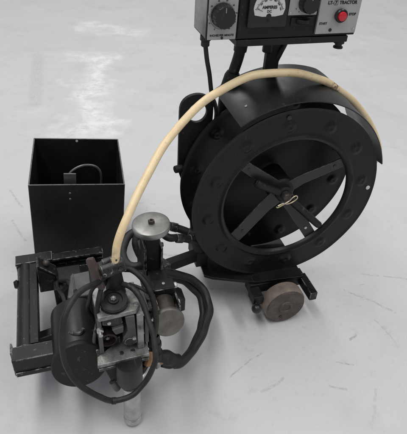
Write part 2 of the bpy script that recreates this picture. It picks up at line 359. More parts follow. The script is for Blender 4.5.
bolt(steel_box, inv @ (bpt(BW * 0.5, BD - T - 0.0002, None) - ez * 0.006), -ey, 0.0032, 0.0006, 'meter', 'rivet_or_hole', False)  # pale disc added as a stand-in for a hole showing the floor

# ------------------------------------------------------------------ the welding tractor
tr = bpy.data.objects.new('welding_tractor', None); col.objects.link(tr)
tr['label'] = 'black welding tractor with large empty wire reel, control box and yellow hose'
tr['category'] = 'welding machine'
ZC = 0.30

# ---- wire reel
def flange(name, R0, R1, y, lip, bumps, sgn, phase=0.0, nr=34, na=300, mat='reel', cx=0.0, ZC=ZC):
    """pressed sheet ring: rolled outer rim, raised rib and round embossings, turned-in lip at the hole"""
    bm = B(); th = 0.0032
    rr = [R0 + (R1 - R0) * i / nr for i in range(nr + 1)]
    def hgt(r, a):
        h = 0.0
        for k in range(bumps):
            ba = phase + 2 * PI * k / bumps
            d = math.hypot(r * math.cos(a) - 0.176 * math.cos(ba), r * math.sin(a) - 0.176 * math.sin(ba))
            if d < 0.013: h += 0.0050 * (1 - (d / 0.013) ** 3) - 0.0032 * math.exp(-(d / 0.0048) ** 2)
        h += 0.0042 * math.exp(-((r - (R0 + 0.0055)) / 0.0038) ** 2) + 0.0016 * math.exp(-((r - R1) / 0.004) ** 2)
        h += 0.0010 * noise.noise(Vector((r * 12 * math.cos(a), r * 12 * math.sin(a), y * 10)))
        return -h * sgn
    fr = [[bm.verts.new((cx + r * math.cos(2 * PI * i / na), y + hgt(r, 2 * PI * i / na), ZC + r * math.sin(2 * PI * i / na))) for i in range(na)] for r in rr]
    bk = [[bm.verts.new((cx + r * math.cos(2 * PI * i / na), y + th * sgn + hgt(r, 2 * PI * i / na), ZC + r * math.sin(2 * PI * i / na))) for i in range(na)] for r in rr]
    for g in (fr, bk):
        for a_, b_ in zip(g, g[1:]):
            for i in range(na): bm.faces.new((a_[i], a_[(i + 1) % na], b_[(i + 1) % na], b_[i]))
    for i in range(na): bm.faces.new((fr[-1][i], fr[-1][(i + 1) % na], bk[-1][(i + 1) % na], bk[-1][i])).material_index = 1
    if lip:
        l1 = [bm.verts.new(((R0 - 0.002) * math.cos(2 * PI * i / na), y + 0.004 * sgn, ZC + (R0 - 0.002) * math.sin(2 * PI * i / na))) for i in range(na)]
        l2 = [bm.verts.new(((R0 - 0.003) * math.cos(2 * PI * i / na), y + lip * sgn, ZC + (R0 - 0.003) * math.sin(2 * PI * i / na))) for i in range(na)]
        l3 = [bm.verts.new(((R0 - 0.0005) * math.cos(2 * PI * i / na), y + lip * sgn, ZC + (R0 - 0.003) * math.sin(2 * PI * i / na))) for i in range(na)]
        for a_, b_ in ((fr[0], l1), (l1, l2), (l2, l3), (l3, bk[0])):
            for i in range(na): bm.faces.new((a_[i], a_[(i + 1) % na], b_[(i + 1) % na], b_[i]))
    else:
        for i in range(na): bm.faces.new((fr[0][i], fr[0][(i + 1) % na], bk[0][(i + 1) % na], bk[0][i]))
    o = link(name, bm, mat, tr, smooth=50); o.data.materials.append(M['rim']); return o
ff = flange('reel_flange', 0.1435, 0.2105, 0.0, 0.006, 12, 1, phase=0.14)
ptag(ff, 'black front ring of the wire reel with round pressings')
rf = flange('reel_flange', 0.020, 0.2060, 0.094, 0, 12, 1, phase=0.32, nr=46, cx=-0.0045, ZC=ZC + 0.004)
ptag(rf, 'black rear disc of the wire reel')
for a in (0.02, 1.72):
    bolt(ff, (0.196 * math.cos(a), -0.0015, ZC + 0.196 * math.sin(a)), (0, -1, 0), 0.0048, 0.001, 'meter' if a < 1 else 'plastic', 'rivet_or_hole', False)  # the pale disc stands in for a hole with the floor showing through
# spokes
def spoke(ang, r0, r1, w, y0, y1, tk=0.004):
    d = Vector((math.cos(ang), 0, math.sin(ang))); s = Vector((-math.sin(ang), 0, math.cos(ang))); c = Vector((0, 0, ZC + 0.004))
    bm = B()
    secs = [(r0, w * 1.15, y0), (r0 + 0.25 * (r1 - r0), w, y0), (r1 - 0.035, w * 0.9, y1 + 0.002), (r1 - 0.02, w * 0.9, y1), (r1, w * 0.9, y1)]
    rs = []
    for r, ww, y in secs:
        p = c + d * r
        rs.append([p + s * ww / 2 + Vector((0, y, 0)), p - s * ww / 2 + Vector((0, y, 0)), p - s * ww / 2 + Vector((0, y + tk, 0)), p + s * ww / 2 + Vector((0, y + tk, 0))])
    rings(bm, rs)
    sp = link('spoke', bm, 'spoke', tr, bevel=0.0012)
    bolt(sp, c + d * (r1 - 0.036) + Vector((0, y1 + 0.0022, 0)), (0, -1, 0), 0.0035, 0.0012, 'steel' if ang > 5 else 'plastic', 'rivet_or_hole', False)  # steel-coloured dot stands in for a small hole in the lower right spoke
    return sp
spA = spoke(math.radians(222), 0.012, 0.157, 0.034, 0.024, 0.0078)
spB = spoke(math.radians(304), 0.012, 0.157, 0.030, 0.026, 0.0078)
spC = spoke(math.radians(30), 0.012, 0.157, 0.026, 0.026, 0.0078)
spD = spoke(math.radians(140), 0.012, 0.157, 0.026, 0.026, 0.0078)
# wire-retainer fingers with rounded ends standing proud of the spokes
for ang, L, sp in ((math.radians(316), 0.138, spB), (math.radians(149), 0.088, spD)):
    d = Vector((math.cos(ang), 0, math.sin(ang))); bm = B(); c = Vector((0, 0.012, ZC + 0.004))
    tube(bm, [c + d * 0.02, c + d * (L * 0.6) + Vector((0, -0.004, 0)), c + d * (L - 0.012) + Vector((0, -0.007, 0)), c + d * L + Vector((0, -0.003, 0))], lambda t: 0.0085 if t < 0.93 else 0.0065, seg=12, n=6)
    link('retainer_finger', bm, 'black', sp)
bm = B(); lathe(bm, (0, 0.10, ZC + 0.004), (0, -1, 0), [(0.030, 0), (0.030, 0.070), (0.026, 0.074), (0.019, 0.075), (0.019, 0.086), (0.015, 0.089)], 40)
hub = link('hub', bm, 'black', tr)
bm = B(); lathe(bm, (0, 0.012, ZC + 0.004), (0, -1, 0), [(0.0105, -0.002), (0.0105, 0.010), (0.0085, 0.0135), (0.003, 0.0145)], 28)
link('spindle_end', bm, 'bronze', hub)
bm = B()    # hairpin clip through the spindle
hc = Vector((0, 0.0, ZC + 0.004))
tube(bm, [hc + Vector((-0.024, -0.008, -0.0115)), hc + Vector((-0.012, -0.007, -0.0075)), hc + Vector((0, -0.006, -0.011)), hc + Vector((0.012, -0.006, -0.007)), hc + Vector((0.020, -0.006, 0.001)), hc + Vector((0.017, -0.006, 0.0075)), hc + Vector((0.009, -0.006, 0.004)), hc + Vector((0.002, -0.006, -0.004)), hc + Vector((-0.010, -0.007, -0.010)), hc + Vector((-0.023, -0.008, -0.0155)), hc + Vector((-0.027, -0.008, -0.013))], 0.0014, seg=8)
link('hairpin_clip', bm, 'brass', hub)

# ---- curved guard over the reel
bm = B(); N = 84; G0, G1 = math.radians(15.8), math.radians(125)
def gpt(t, v, off):
    a1 = G1; a0 = G0 - math.radians(3) * v
    a = a0 + (a1 - a0) * t
    r = 0.2195 + (-0.002 + 0.0265 * min(1, max(0, (t - 0.20) / 0.32))) * v + off
    return Vector((r * math.cos(a), -0.004 + 0.124 * v, ZC + 0.004 + r * math.sin(a)))
V_ = 8
for off, keep in ((0, 0), (0.0022, 1)):
    g = [[bm.verts.new(gpt(i / N, v / V_, off)) for v in range(V_ + 1)] for i in range(N + 1)]
    for i in range(N):
        for v in range(V_): bm.faces.new((g[i][v], g[i][v + 1], g[i + 1][v + 1], g[i + 1][v]))
    if keep == 0: g0 = g
for i in range(N):
    for v in (0, V_): bm.faces.new((g0[i][v], g0[i + 1][v], g[i + 1][v], g[i][v])).material_index = 1
for v in range(V_):
    for i in (0, N): bm.faces.new((g0[i][v], g0[i][v + 1], g[i][v + 1], g[i][v]))
guard = link('reel_guard', bm, 'guard', tr, smooth=40); guard.data.materials.append(M['rim'])
bm = B(); inner, outer = [], []
for i in range(41):
    t = 0.36 + 0.638 * i / 40; p = gpt(t, 0.955, -0.0004); a = math.atan2(p.z - ZC, p.x); outer.append((p.x, p.z)); inner.append((0.196 * math.cos(a), ZC + 0.196 * math.sin(a)))
va = [[bm.verts.new((u, y, v)) for u, v in outer] for y in (0.112, 0.1142)]; vb = [[bm.verts.new((u, y, v)) for u, v in inner] for y in (0.112, 0.1142)]
for i in range(40):
    for k in (0, 1): bm.faces.new((va[k][i], va[k][i + 1], vb[k][i + 1], vb[k][i]))
    bm.faces.new((va[0][i], va[0][i + 1], va[1][i + 1], va[1][i])); bm.faces.new((vb[0][i], vb[0][i + 1], vb[1][i + 1], vb[1][i]))
for i in (0, 40): bm.faces.new((va[0][i], va[1][i], vb[1][i], vb[0][i]))
link('guard_back', bm, 'guard', guard)
bolt(guard, gpt(0.93, 0.30, 0.0022), gpt(0.93, 0.3, 1) - gpt(0.93, 0.3, 0), 0.0028, 0.0012, 'steel', 'rivet_or_hole', False)

# ---- lifting plate with its round eye
poly = []; cx, cz, ro = -0.178, 0.466, 0.035
for i in range(19):
    a = PI * i / 18; poly.append((cx + ro * math.cos(a) * 1.0, cz + 0.003 + 0.036 * math.sin(a) ** 0.8))
poly = [(-0.144, 0.09)] + poly + [(-0.213, 0.335), (-0.185, 0.25), (-0.170, 0.09)]
bm = B(); y0, y1 = 0.106, 0.115; n = 40
hole = [(cx + 0.002 + 0.0195 * math.cos(2 * PI * i / n), cz - 0.001 + 0.0205 * math.sin(2 * PI * i / n)) for i in range(n)]
for y in (y0, y1):
    vo = [bm.verts.new((u, y, v)) for u, v in poly]; vi = [bm.verts.new((u, y, v)) for u, v in hole]
    eo = [bm.edges.new((vo[i], vo[(i + 1) % len(vo)])) for i in range(len(vo))]; ei = [bm.edges.new((vi[i], vi[(i + 1) % n])) for i in range(n)]
    bmesh.ops.triangle_fill(bm, use_beauty=True, edges=eo + ei)
    if y == y0: vo0, vi0 = vo, vi
for i in range(len(vo)): bm.faces.new((vo0[i], vo0[(i + 1) % len(vo)], vo[(i + 1) % len(vo)], vo[i]))
for i in range(n): bm.faces.new((vi0[i], vi0[(i + 1) % n], vi[(i + 1) % n], vi[i]))
lug = link('lifting_plate', bm, 'black', tr, smooth=30, bevel=0.0008, seg=1)
bm = B(); cyl(bm, (-0.205, 0.104, 0.342), (-0.222, 0.100, 0.342), 0.009, 0.008, 16, 0.001); link('stop_bolt', bm, 'black', lug)
bm = B(); span(bm, -0.150, 0.02, 0.118, 0.130, ZC - 0.02, ZC + 0.03); link('spindle_arm', bm, 'black', tr, bevel=0.001)

# ---- base plate, wheel and its bracket
bm = B(); plate_z(bm, [(-0.158, 0.175), (-0.166, 0.022), (-0.150, 0.010), (-0.055, -0.028), (0.060, -0.036), (0.064, 0.05), (0.064, 0.175)], 0.088, 0.095)
link('base_plate', bm, 'reel', tr, bevel=0.001)
bm = B(); span(bm, -0.070, 0.070, -0.030, 0.0, 0.060, 0.0875); span(bm, -0.072, -0.048, -0.062, -0.028, 0.055, 0.080)
cyl(bm, (0.004, -0.04, 0.05), (0.004, 0.0, 0.05), 0.012)
ab = link('axle_bracket', bm, 'black', tr, bevel=0.0015)
bm = B(); span(bm, 0.056, 0.074, -0.088, -0.020, 0.066, 0.089); plate = link('guide_block', bm, 'frame', ab, bevel=0.0015)
for y in (-0.080, -0.066): bolt(plate, (0.0742, y, 0.080), (1, 0, 0), 0.0032, 0.002, 'steel', 'bolt', False)
bolt(plate, (0.065, -0.072, 0.0892), (0, 0, 1), 0.0035, 0.002, 'black')
WX, WY, WZ = 0.003, -0.083, 0.0505
bm = B(); lathe(bm, (WX, WY + 0.038, WZ), (0, -1, 0), [(0.040, 0.0), (0.0485, 0.002), (0.050, 0.006), (0.050, 0.028), (0.0475, 0.032), (0.043, 0.0335)], 64)
whl = link('wheel', bm, 'tyre', tr); ptag(whl, 'small tan wheel with a rusty face under the reel')
bm = B(); lathe(bm, (WX, WY + 0.006, WZ), (0, -1, 0), [(0.0465, 0), (0.0465, 0.003), (0.044, 0.0045), (0.040, 0.0035), (0.018, 0.0038), (0.0165, 0.0062), (0.011, 0.0068), (0.010, 0.0045), (0.0005, 0.0045)], 64)
wf = link('wheel_disc', bm, 'rust', whl)
for a in (4.4,):
    bolt(wf, (WX + 0.030 * math.cos(a), WY + 0.0022, WZ + 0.030 * math.sin(a)), (0, -1, 0), 0.0040, 0.0012, 'plastic', 'grub_screw', False)
bm = B(); cyl(bm, (-0.060, -0.045, 0.070), (-0.068, -0.070, 0.055), 0.0035, seg=12); lev = link('clamp_lever', bm, 'black', tr)
bm = B(); bmesh.ops.create_uvsphere(bm, u_segments=24, v_segments=14, radius=0.0115, matrix=Matrix.Translation((-0.0695, -0.076, 0.060))); link('ball_knob', bm, 'plastic', lev)

# ---- control box on its two posts
bm = B(); span(bm, -0.1365, 0.0925, 0.034, 0.125, 0.632, 0.800)
cb = link('control_box', bm, 'black', tr, bevel=0.002); ptag(cb, 'black control box with grey panels on two posts')
bm = B(); span(bm, -0.1915, -0.137, 0.033, 0.105, 0.633, 0.800)
dm = link('dial_housing', bm, 'black', cb, bevel=0.0015)
bm = B(); span(bm, -0.1922, -0.1914, 0.036, 0.103, 0.636, 0.797); link('side_panel', bm, 'sidegrey', cb, smooth=0)
bm = B(); span(bm, -0.190, -0.1400, 0.0305, 0.0332, 0.6345, 0.795); dp = link('dial_plate', bm, 'panel', cb, bevel=0.0005)
bm = B(); lathe(bm, (-0.1665, 0.0315, 0.673), (0, -1, 0), [(0.0245, 0), (0.0245, 0.0012)], 48)
dsk = link('dial_ring', bm, 'panel', cb)
def knob(cx, cz, y, r, h, parent, name='dial_knob', flutes=18):
    bm = B(); n = flutes * 6; o = Vector((cx, y, cz)); rs = []
    for rad, hh, fl_ in ((r * 1.02, 0, 0), (r, h * 0.25, 1), (r * 0.94, h * 0.9, 1), (r * 0.88, h, 0.6)):
        rs.append([o + Vector((math.cos(2 * PI * i / n), 0, math.sin(2 * PI * i / n))) * rad * (1 - 0.045 * fl_ * (0.5 + 0.5 * math.cos(flutes * 2 * PI * i / n))) + Vector((0, -hh, 0)) for i in range(n)])
    rings(bm, rs)
    k = link(name, bm, 'plastic', parent, smooth=40)
    bm = B(); box(bm, (cx, y - h - 0.0002, cz + r * 0.62), (0.0012, 0.0008, r * 0.4)); link('pointer_line', bm, 'panel', k, smooth=0)
    return k
knob(-0.1665, 0.674, 0.0300, 0.0194, 0.017, cb)
bm = B()
for i in range(60):
    a = 2 * PI * i / 60; L = 0.0014 if i % 5 else 0.0022; rc = 0.0214
    box(bm, (-0.1665 + (rc + L / 2 - 0.001) * math.cos(a), 0.0301, 0.673 + (rc + L / 2 - 0.001) * math.sin(a)), (L, 0.0005, 0.0005), Matrix.Rotation(-a, 3, 'Y'))
tk = link('dial_scale', bm, 'ink', cb, smooth=0)
for i in range(10):
    a = math.radians(240 - i * 33)
    text(cb, str(i * 10) if i else '0', (-0.1665 + 0.0246 * math.cos(a), 0.0302, 0.673 + 0.0246 * math.sin(a)), 0.0036, name='dial_numeral')
text(cb, 'INCHES PER MINUTE', (-0.165, 0.0302, 0.6415), 0.0046, bold=0.0001)
bolt(cb, (-0.1645, 0.0305, 0.6372), (0, -1, 0), 0.0022, 0.001, 'plastic', 'screw', False)
# ammeter
MX, MZ = -0.0855, 0.6770
bm = B(); span(bm, -0.122, -0.050, 0.027, 0.0338, 0.652, 0.722); am = link('ammeter', bm, 'plastic', cb, bevel=0.003)
bm = B(); poly = [(MX - 0.0255, MZ - 0.0035), (MX - 0.012, MZ - 0.0060), (MX - 0.005, MZ - 0.0060)] + [(MX - 0.005 * math.cos(PI * i / 8), MZ - 0.0060 + 0.005 * math.sin(PI * i / 8)) for i in range(1, 8)] + [(MX + 0.005, MZ - 0.0060), (MX + 0.012, MZ - 0.0060), (MX + 0.0255, MZ - 0.0035)]
poly += [(MX + 0.0285 * math.cos(a_), MZ + 0.004 + 0.033 * math.sin(a_)) for a_ in [PI * (0.02 + 0.96 * i / 24) for i in range(25)]]
plate_y(bm, poly, 0.0262, 0.0272); mc = link('meter_card', bm, 'meter', cb, smooth=0)
text(cb, 'AMPERES', (MX, 0.0259, MZ + 0.0088), 0.0066, name='lettering', bold=0.0002, stretch=1.0)
text(cb, 'DC', (MX, 0.0259, MZ + 0.0022), 0.0058, bold=0.0001)
bm = B()
for i in range(41):
    a = math.radians(18 + 144 * i / 40); L = 0.0040 if i % 5 == 0 else 0.0022
    box(bm, (MX + (0.0235 + L / 2) * math.cos(a), 0.0260, MZ - 0.002 + (0.0235 + L / 2) * math.sin(a)), (L, 0.0004, 0.0005), Matrix.Rotation(-a, 3, 'Y'))
link('meter_scale', bm, 'ink', cb, smooth=0)
for i in range(7):
    a = math.radians(162 - 24 * i)
    text(cb, str(i * 200), (MX + 0.0205 * math.cos(a), 0.0259, MZ + 0.0002 + 0.0205 * math.sin(a)), 0.0030, name='meter_numeral', rot=PI / 2 - a)
a = math.radians(158); bm = B(); box(bm, (MX + 0.0185 * math.cos(a), 0.0257, MZ - 0.002 + 0.0185 * math.sin(a)), (0.011, 0.0005, 0.0005), Matrix.Rotation(-a, 3, 'Y')); link('needle', bm, 'ink', cb, smooth=0)
bolt(cb, (MX, 0.0272, MZ - 0.0125), (0, -1, 0), 0.0022, 0.001, 'black', 'screw', False)
# right-hand panels
bm = B(); span(bm, -0.0480, 0.0060, 0.0305, 0.0338, 0.6705, 0.795); link('selector_panel', bm, 'panel', cb, bevel=0.0005)
knob(-0.0150, 0.691, 0.0300, 0.0165, 0.016, cb, 'selector_knob', 14)
bolt(cb, (-0.0440, 0.0306, 0.6738), (0, -1, 0), 0.0025, 0.0012, 'steel', 'screw', False)
for dx in (-0.0345, -0.0285): bolt(cb, (dx, 0.0306, 0.681 - (dx + 0.0345) * 0.8), (0, -1, 0), 0.0009, 0.0005, 'ink', 'dial_mark', False)
bm = B(); span(bm, -0.040, 0.004, 0.0310, 0.0338, 0.651, 0.6665); lathe(bm, (-0.018, 0.034, 0.664), (0, 0, -1), [(0.014, 0), (0.014, 0.006), (0.012, 0.0075)], 28); link('blanking_cover', bm, 'black', cb, bevel=0.002)
bm = B(); span(bm, 0.0095, 0.0895, 0.0290, 0.0338, 0.6375, 0.795); sp_ = link('stop_panel', bm, 'panel', cb, bevel=0.0005)
text(cb, 'LT-', (0.0290, 0.0287, 0.6900), 0.0076, bold=0.0003); text(cb, '7', (0.0392, 0.0287, 0.6900), 0.0070, bold=0.0003); text(cb, 'TRACTOR', (0.0632, 0.0287, 0.6900), 0.0076, bold=0.0003, stretch=0.98)
text(cb, 'STOP', (0.0762, 0.0287, 0.6700), 0.0058, bold=0.0002)
text(cb, 'START', (0.0215, 0.0287, 0.6555), 0.0052, bold=0.00015)
bm = B()
for z in (0.6865, 0.6935): span(bm, 0.0356, 0.0428, 0.0285, 0.0288, z - 0.0002, z + 0.0002)
span(bm, 0.0354, 0.0358, 0.0285, 0.0288, 0.6865, 0.6935); span(bm, 0.0426, 0.0430, 0.0285, 0.0288, 0.6865, 0.6935); link('emblem_outline', bm, 'ink', cb, smooth=0)
bm = B(); lathe(bm, (0.0520, 0.0290, 0.6690), (0, -1, 0), [(0.0112, 0), (0.0118, 0.006), (0.0105, 0.0075), (0.0090, 0.0078), (0.0085, 0.0050), (0.0005, 0.0050)], 32); pb = link('push_button', bm, 'plastic', cb)
bm = B(); lathe(bm, (0.0520, 0.0245, 0.6690), (0, -1, 0), [(0.0080, 0), (0.0080, 0.0050), (0.0074, 0.0062), (0.0045, 0.0070), (0.0005, 0.0072)], 32); rb = link('red_cap', bm, 'red', cb)
bolt(cb, (0.0378, 0.0290, 0.6440), (0, -1, 0), 0.0030, 0.0012, 'plastic', 'screw', False)
bolt(cb, (0.0848, 0.0290, 0.6440), (0, -1, 0), 0.0024, 0.0012, 'steel', 'screw', False)
bm = B(); span(bm, -0.1365, 0.0800, 0.0320, 0.090, 0.6200, 0.6315); tray = link('bottom_channel', bm, 'black', cb, bevel=0.0015)
bm = B(); lathe(bm, (0.071, 0.044, 0.621), (0, 0, -1), [(0.010, 0), (0.010, 0.006), (0.0065, 0.007), (0.0065, 0.012), (0.009, 0.0125), (0.009, 0.015), (0.005, 0.016)], 20); link('rubber_foot', bm, 'rubber', cb)
bm = B(); lathe(bm, (-0.1835, 0.060, 0.6335), (0, 0, -1), [(0.0095, 0), (0.0095, 0.008), (0.0075, 0.010), (0.0075, 0.018), (0.005, 0.020)], 20); link('cable_gland', bm, 'rubber', cb)
# posts
bm = B(); tube(bm, [(-0.097, 0.105, 0.622), (-0.100, 0.105, 0.580), (-0.112, 0.110, 0.522), (-0.118, 0.122, 0.46), (-0.118, 0.125, 0.10)], 0.0105, seg=18)
po = link('post', bm, 'black', tr)
bm = B(); lathe(bm, (-0.0965, 0.104, 0.622), (-0.08, 0, -1), [(0.016, 0), (0.016, 0.012), (0.013, 0.022), (0.0125, 0.035)], 20); link('post_collar', bm, 'black', po)
bm = B(); lathe(bm, (-0.1075, 0.107, 0.545), (-0.2, 0.05, -1), [(0.0125, 0), (0.0155, 0.008), (0.0165, 0.030), (0.0175, 0.034), (0.0175, 0.05)], 20); link('post_collar', bm, 'black', po)
bm = B(); span(bm, -0.045, -0.017, 0.100, 0.112, 0.095, 0.622); po2 = link('post', bm, 'black', tr, bevel=0.0015)
bm = B(); cyl(bm, (-0.046, 0.098, 0.605), (-0.046, 0.098, 0.585), 0.010, seg=16, ch=0.001); link('post_collar', bm, 'black', po2)
bm = B(); tube(bm, [(-0.008, 0.10, 0.622), (-0.010, 0.10, 0.600), (-0.018, 0.10, 0.580), (-0.022, 0.11, 0.55), (-0.03, 0.135, 0.45), (-0.05, 0.14, 0.25), (-0.07, 0.14, 0.12)], 0.0055, seg=12); link('control_cable', bm, 'rubber', tr)
bm = B(); tube(bm, [(-0.1835, 0.060, 0.620), (-0.178, 0.062, 0.590), (-0.170, 0.066, 0.560), (-0.158, 0.080, 0.515), (-0.135, 0.110, 0.46), (-0.13, 0.135, 0.38), (-0.13, 0.14, 0.15)], 0.0042, seg=12); link('control_cable', bm, 'rubber', tr)

# ---- yellow wire conduit
cpts = [(-0.391, -0.171, 0.340), (-0.388, -0.170, 0.361), (-0.382, -0.163, 0.388), (-0.364, -0.144, 0.420), (-0.325, -0.10, 0.459), (-0.28, -0.05, 0.491), (-0.224, 0.0, 0.517), (-0.173, 0.02, 0.542), (-0.105, 0.032, 0.565), (-0.021, 0.042, 0.5645), (0.052, 0.052, 0.543), (0.093, 0.065, 0.521), (0.17, 0.085, 0.467), (0.225, 0.088, 0.413), (0.264, 0.088, 0.355), (0.28, 0.1, 0.322), (0.286, 0.115, 0.282), (0.278, 0.13, 0.244)]
cpath = [p + Vector((noise.noise(p * 16), noise.noise(p * 16 + Vector((9, 0, 0))), noise.noise(p * 16 + Vector((0, 9, 0))))) * 0.0016 * min(1, i / 12) for i, p in enumerate(spline(cpts, 10))]
bm = B(); tube(bm, cpath, lambda t: 0.0063 + 0.0012 * min(1, t / 0.4), seg=20, smooth=False); cd = link('wire_conduit', bm, 'conduit', tr, smooth=60)
ptag(cd, 'yellowed hose arching from the wire head over the reel')
bolt(cd, (-0.3880, -0.1765, 0.3640), (0.05, -1, 0.3), 0.0017, 0.0008, 'bronze', 'rivet_or_hole', False)

# ---- adjustable slide with two handwheels
bm = B(); span(bm, -0.3240, -0.2980, -0.092, -0.064, 0.235, 0.335)
vs_ = link('vertical_slide', bm, 'black', tr, bevel=0.0012)
bm = B(); span(bm, -0.3285, -0.3247, -0.099, -0.056, 0.255, 0.312); link('slide_cheek', bm, 'frame', vs_, bevel=0.0008); bm = B(); span(bm, -0.2973, -0.2935, -0.099, -0.056, 0.250, 0.306); link('slide_cheek', bm, 'frame', vs_, bevel=0.0008)
bolt(vs_, (-0.2934, -0.078, 0.296), (1, 0, 0), 0.005, 0.005, 'greasy'); bolt(vs_, (-0.2934, -0.078, 0.272), (1, 0, 0), 0.004, 0.004, 'greasy')
bm = B(); lathe(bm, (0, 0, 0), (0, 0, 1), [(0.030, -0.0100), (0.0335, -0.0085), (0.0345, -0.006), (0.0345, 0.0), (0.0338, 0.003), (0.031, 0.0045), (0.012, 0.0048), (0.008, 0.0044), (0.0005, 0.0044)], 72)
bmesh.ops.rotate(bm, verts=bm.verts[:], cent=(0, 0, 0), matrix=Matrix.Rotation(math.radians(-3), 3, 'Y'))
hw = link('handwheel', bm, 'handwheel', tr, loc=(-0.3115, -0.080, 0.3480)); ptag(hw, 'flat round aluminium handwheel lying on top of the slide')
bm = B(); lathe(bm, (0.0005, 0, 0.0048), (0, 0, 1), [(0.0062, -0.001), (0.0062, 0.004), (0.005, 0.0055), (0.003, 0.0055), (0.003, 0.003), (0.0005, 0.003)], 6); link('wheel_nut', bm, 'bronze', hw)
bm = B(); cyl(bm, (-0.3115, -0.080, 0.334), (-0.3115, -0.080, 0.340), 0.008, seg=20); link('wheel_shaft', bm, 'greasy', vs_)
# horizontal slide towards the viewer
HX0, HX1, HZ = -0.3245, -0.2825, 0.229
bm = B(); span(bm, HX0 + 0.003, HX1 - 0.005, -0.130, -0.056, HZ - 0.018, HZ + 0.0175); hs = link('cross_slide', bm, 'black', tr, bevel=0.0015)
bm = B(); span(bm, HX0, HX1, -0.150, -0.126, HZ - 0.022, HZ + 0.026); link('slide_block', bm, 'black', hs, bevel=0.0015)
bm = B(); span(bm, HX0 + 0.001, HX1 - 0.001, -0.153, -0.1505, HZ + 0.012, HZ + 0.0255); link('wiper_plate', bm, 'frame', hs, bevel=0.0006)
bm = B(); span(bm, HX0, HX0 + 0.003, -0.195, -0.1535, HZ - 0.012, HZ + 0.020); link('slide_cheek', bm, 'frame', hs, bevel=0.0007); bm = B(); span(bm, HX1 - 0.003, HX1, -0.190, -0.1535, HZ - 0.012, HZ + 0.016); link('slide_cheek', bm, 'frame', hs, bevel=0.0007)
bm = B(); cyl(bm, (-0.305, -0.1535, HZ - 0.003), (-0.3075, -0.197, HZ - 0.003), 0.0185, 0.0185, 36, 0.001); link('screw_barrel', bm, 'bronze', hs)
bm = B(); lathe(bm, (0, 0, 0), (0, -1, 0.0), [(0.0255, -0.005), (0.0285, -0.003), (0.0290, 0.001), (0.0285, 0.004), (0.0265, 0.0055), (0.0005, 0.006)], 64)
bmesh.ops.rotate(bm, verts=bm.verts[:], cent=(0, 0, 0), matrix=Matrix.Rotation(math.radians(-14), 3, 'X'))
hw2 = link('handwheel', bm, 'handwheel_dark', tr, loc=(-0.3085, -0.203, 0.2265)); ptag(hw2, 'smaller dull handwheel on the end of the cross slide, facing the viewer')
for p in ((-0.2823, -0.138, HZ + 0.017), (-0.2823, -0.160, HZ - 0.004)): bolt(hs, p, (1, 0, 0.0), 0.0058, 0.006, 'steel')
bolt(hs, (-0.3247, -0.158, HZ - 0.002), (-1, 0, 0), 0.006, 0.006, 'steel'); bolt(hs, (-0.3247, -0.185, HZ - 0.008), (-1, 0, 0), 0.005, 0.005, 'greasy')
bolt(hs, (-0.302, -0.138, HZ + 0.0262), (0, 0, 1), 0.003, 0.0012, 'steel', 'bolt', False)
bm = B(); plate_y(bm, [(-0.285, 0.235), (-0.262, 0.215), (-0.262, 0.185), (-0.290, 0.180)], -0.150, -0.120); link('slide_bracket', bm, 'black', hs, bevel=0.0015)
# arm tying the slide to the reel base
bm = B()
A0, A1 = Vector((-0.300, 0.005, 0.150)), Vector((-0.150, 0.075, 0.118)); dr = (A1 - A0).normalized(); ang = math.atan2(dr.y, dr.x)
rot = Matrix.Rotation(ang, 3, 'Z') @ Matrix.Rotation(-math.asin(dr.z), 3, 'Y')
box(bm, (A0 + A1) / 2, ((A1 - A0).length, 0.022, 0.022), rot); arm = link('support_arm', bm, 'black', tr, bevel=0.002)
bm = B(); box(bm, A0 + (A1 - A0) * 0.22, (0.026, 0.027, 0.027), rot); link('clamp_collar', bm, 'greasy', arm, bevel=0.0015)
bm = B(); span(bm, -0.322, -0.292, -0.063, 0.018, 0.140, 0.234); link('arm_foot', bm, 'black', arm, bevel=0.002)
bm = B(); span(bm, -0.178, -0.150, 0.05, 0.12, 0.096, 0.135); link('arm_socket', bm, 'black', arm, bevel=0.002)

# ---- wire feed head
bm = B(); plate_z(bm, [(-0.432, -0.150), (-0.428, -0.2195), (-0.366, -0.2160), (-0.358, -0.205), (-0.358, -0.150)], 0.2755, 0.2850)
head = link('feed_head', bm, 'alu', tr, bevel=0.0015); ptag(head, 'dirty cast aluminium wire feed head')
bm = B(); span(bm, -0.430, -0.360, -0.185, -0.150, 0.150, 0.2750); link('back_wall', bm, 'greasy', head, bevel=0.002)
bm = B(); span(bm, -0.366, -0.3545, -0.219, -0.150, 0.1885, 0.2750); ck = link('side_cheek', bm, 'alu', head, bevel=0.0015)
bm = B(); span(bm, -0.352, -0.3450, -0.214, -0.165, 0.195, 0.282); link('side_cheek', bm, 'greygear', head, bevel=0.0012)
bm = B(); plate_z(bm, [(-0.438, -0.236), (-0.348, -0.233), (-0.348, -0.190), (-0.400, -0.194), (-0.436, -0.218)], 0.179, 0.188); ledge = link('bottom_ledge', bm, 'alu', head, bevel=0.0015)
bm = B(); plate_z(bm, [(-0.436, -0.2375), (-0.350, -0.2345), (-0.350, -0.188), (-0.436, -0.188)], 0.172, 0.1785); link('ledge_shim', bm, 'greasy', head, bevel=0.001)
for x in (-0.395, -0.375): bolt(ledge, (x, -0.2205, 0.188), (0, 0, 1), 0.004, 0.002, 'greasy', 'bolt', False)
bm = B(); plate_y(bm, [(-0.422, 0.2745), (-0.390, 0.2745), (-0.388, 0.258), (-0.398, 0.252), (-0.422, 0.260)], -0.215, -0.186); link('pressure_arm', bm, 'greasy', head, bevel=0.002)
bm = B(); plate_y(bm, [(-0.408, 0.251), (-0.388, 0.255), (-0.389, 0.240), (-0.402, 0.237)], -0.220, -0.187); link('pressure_arm', bm, 'greygear', head, bevel=0.002)
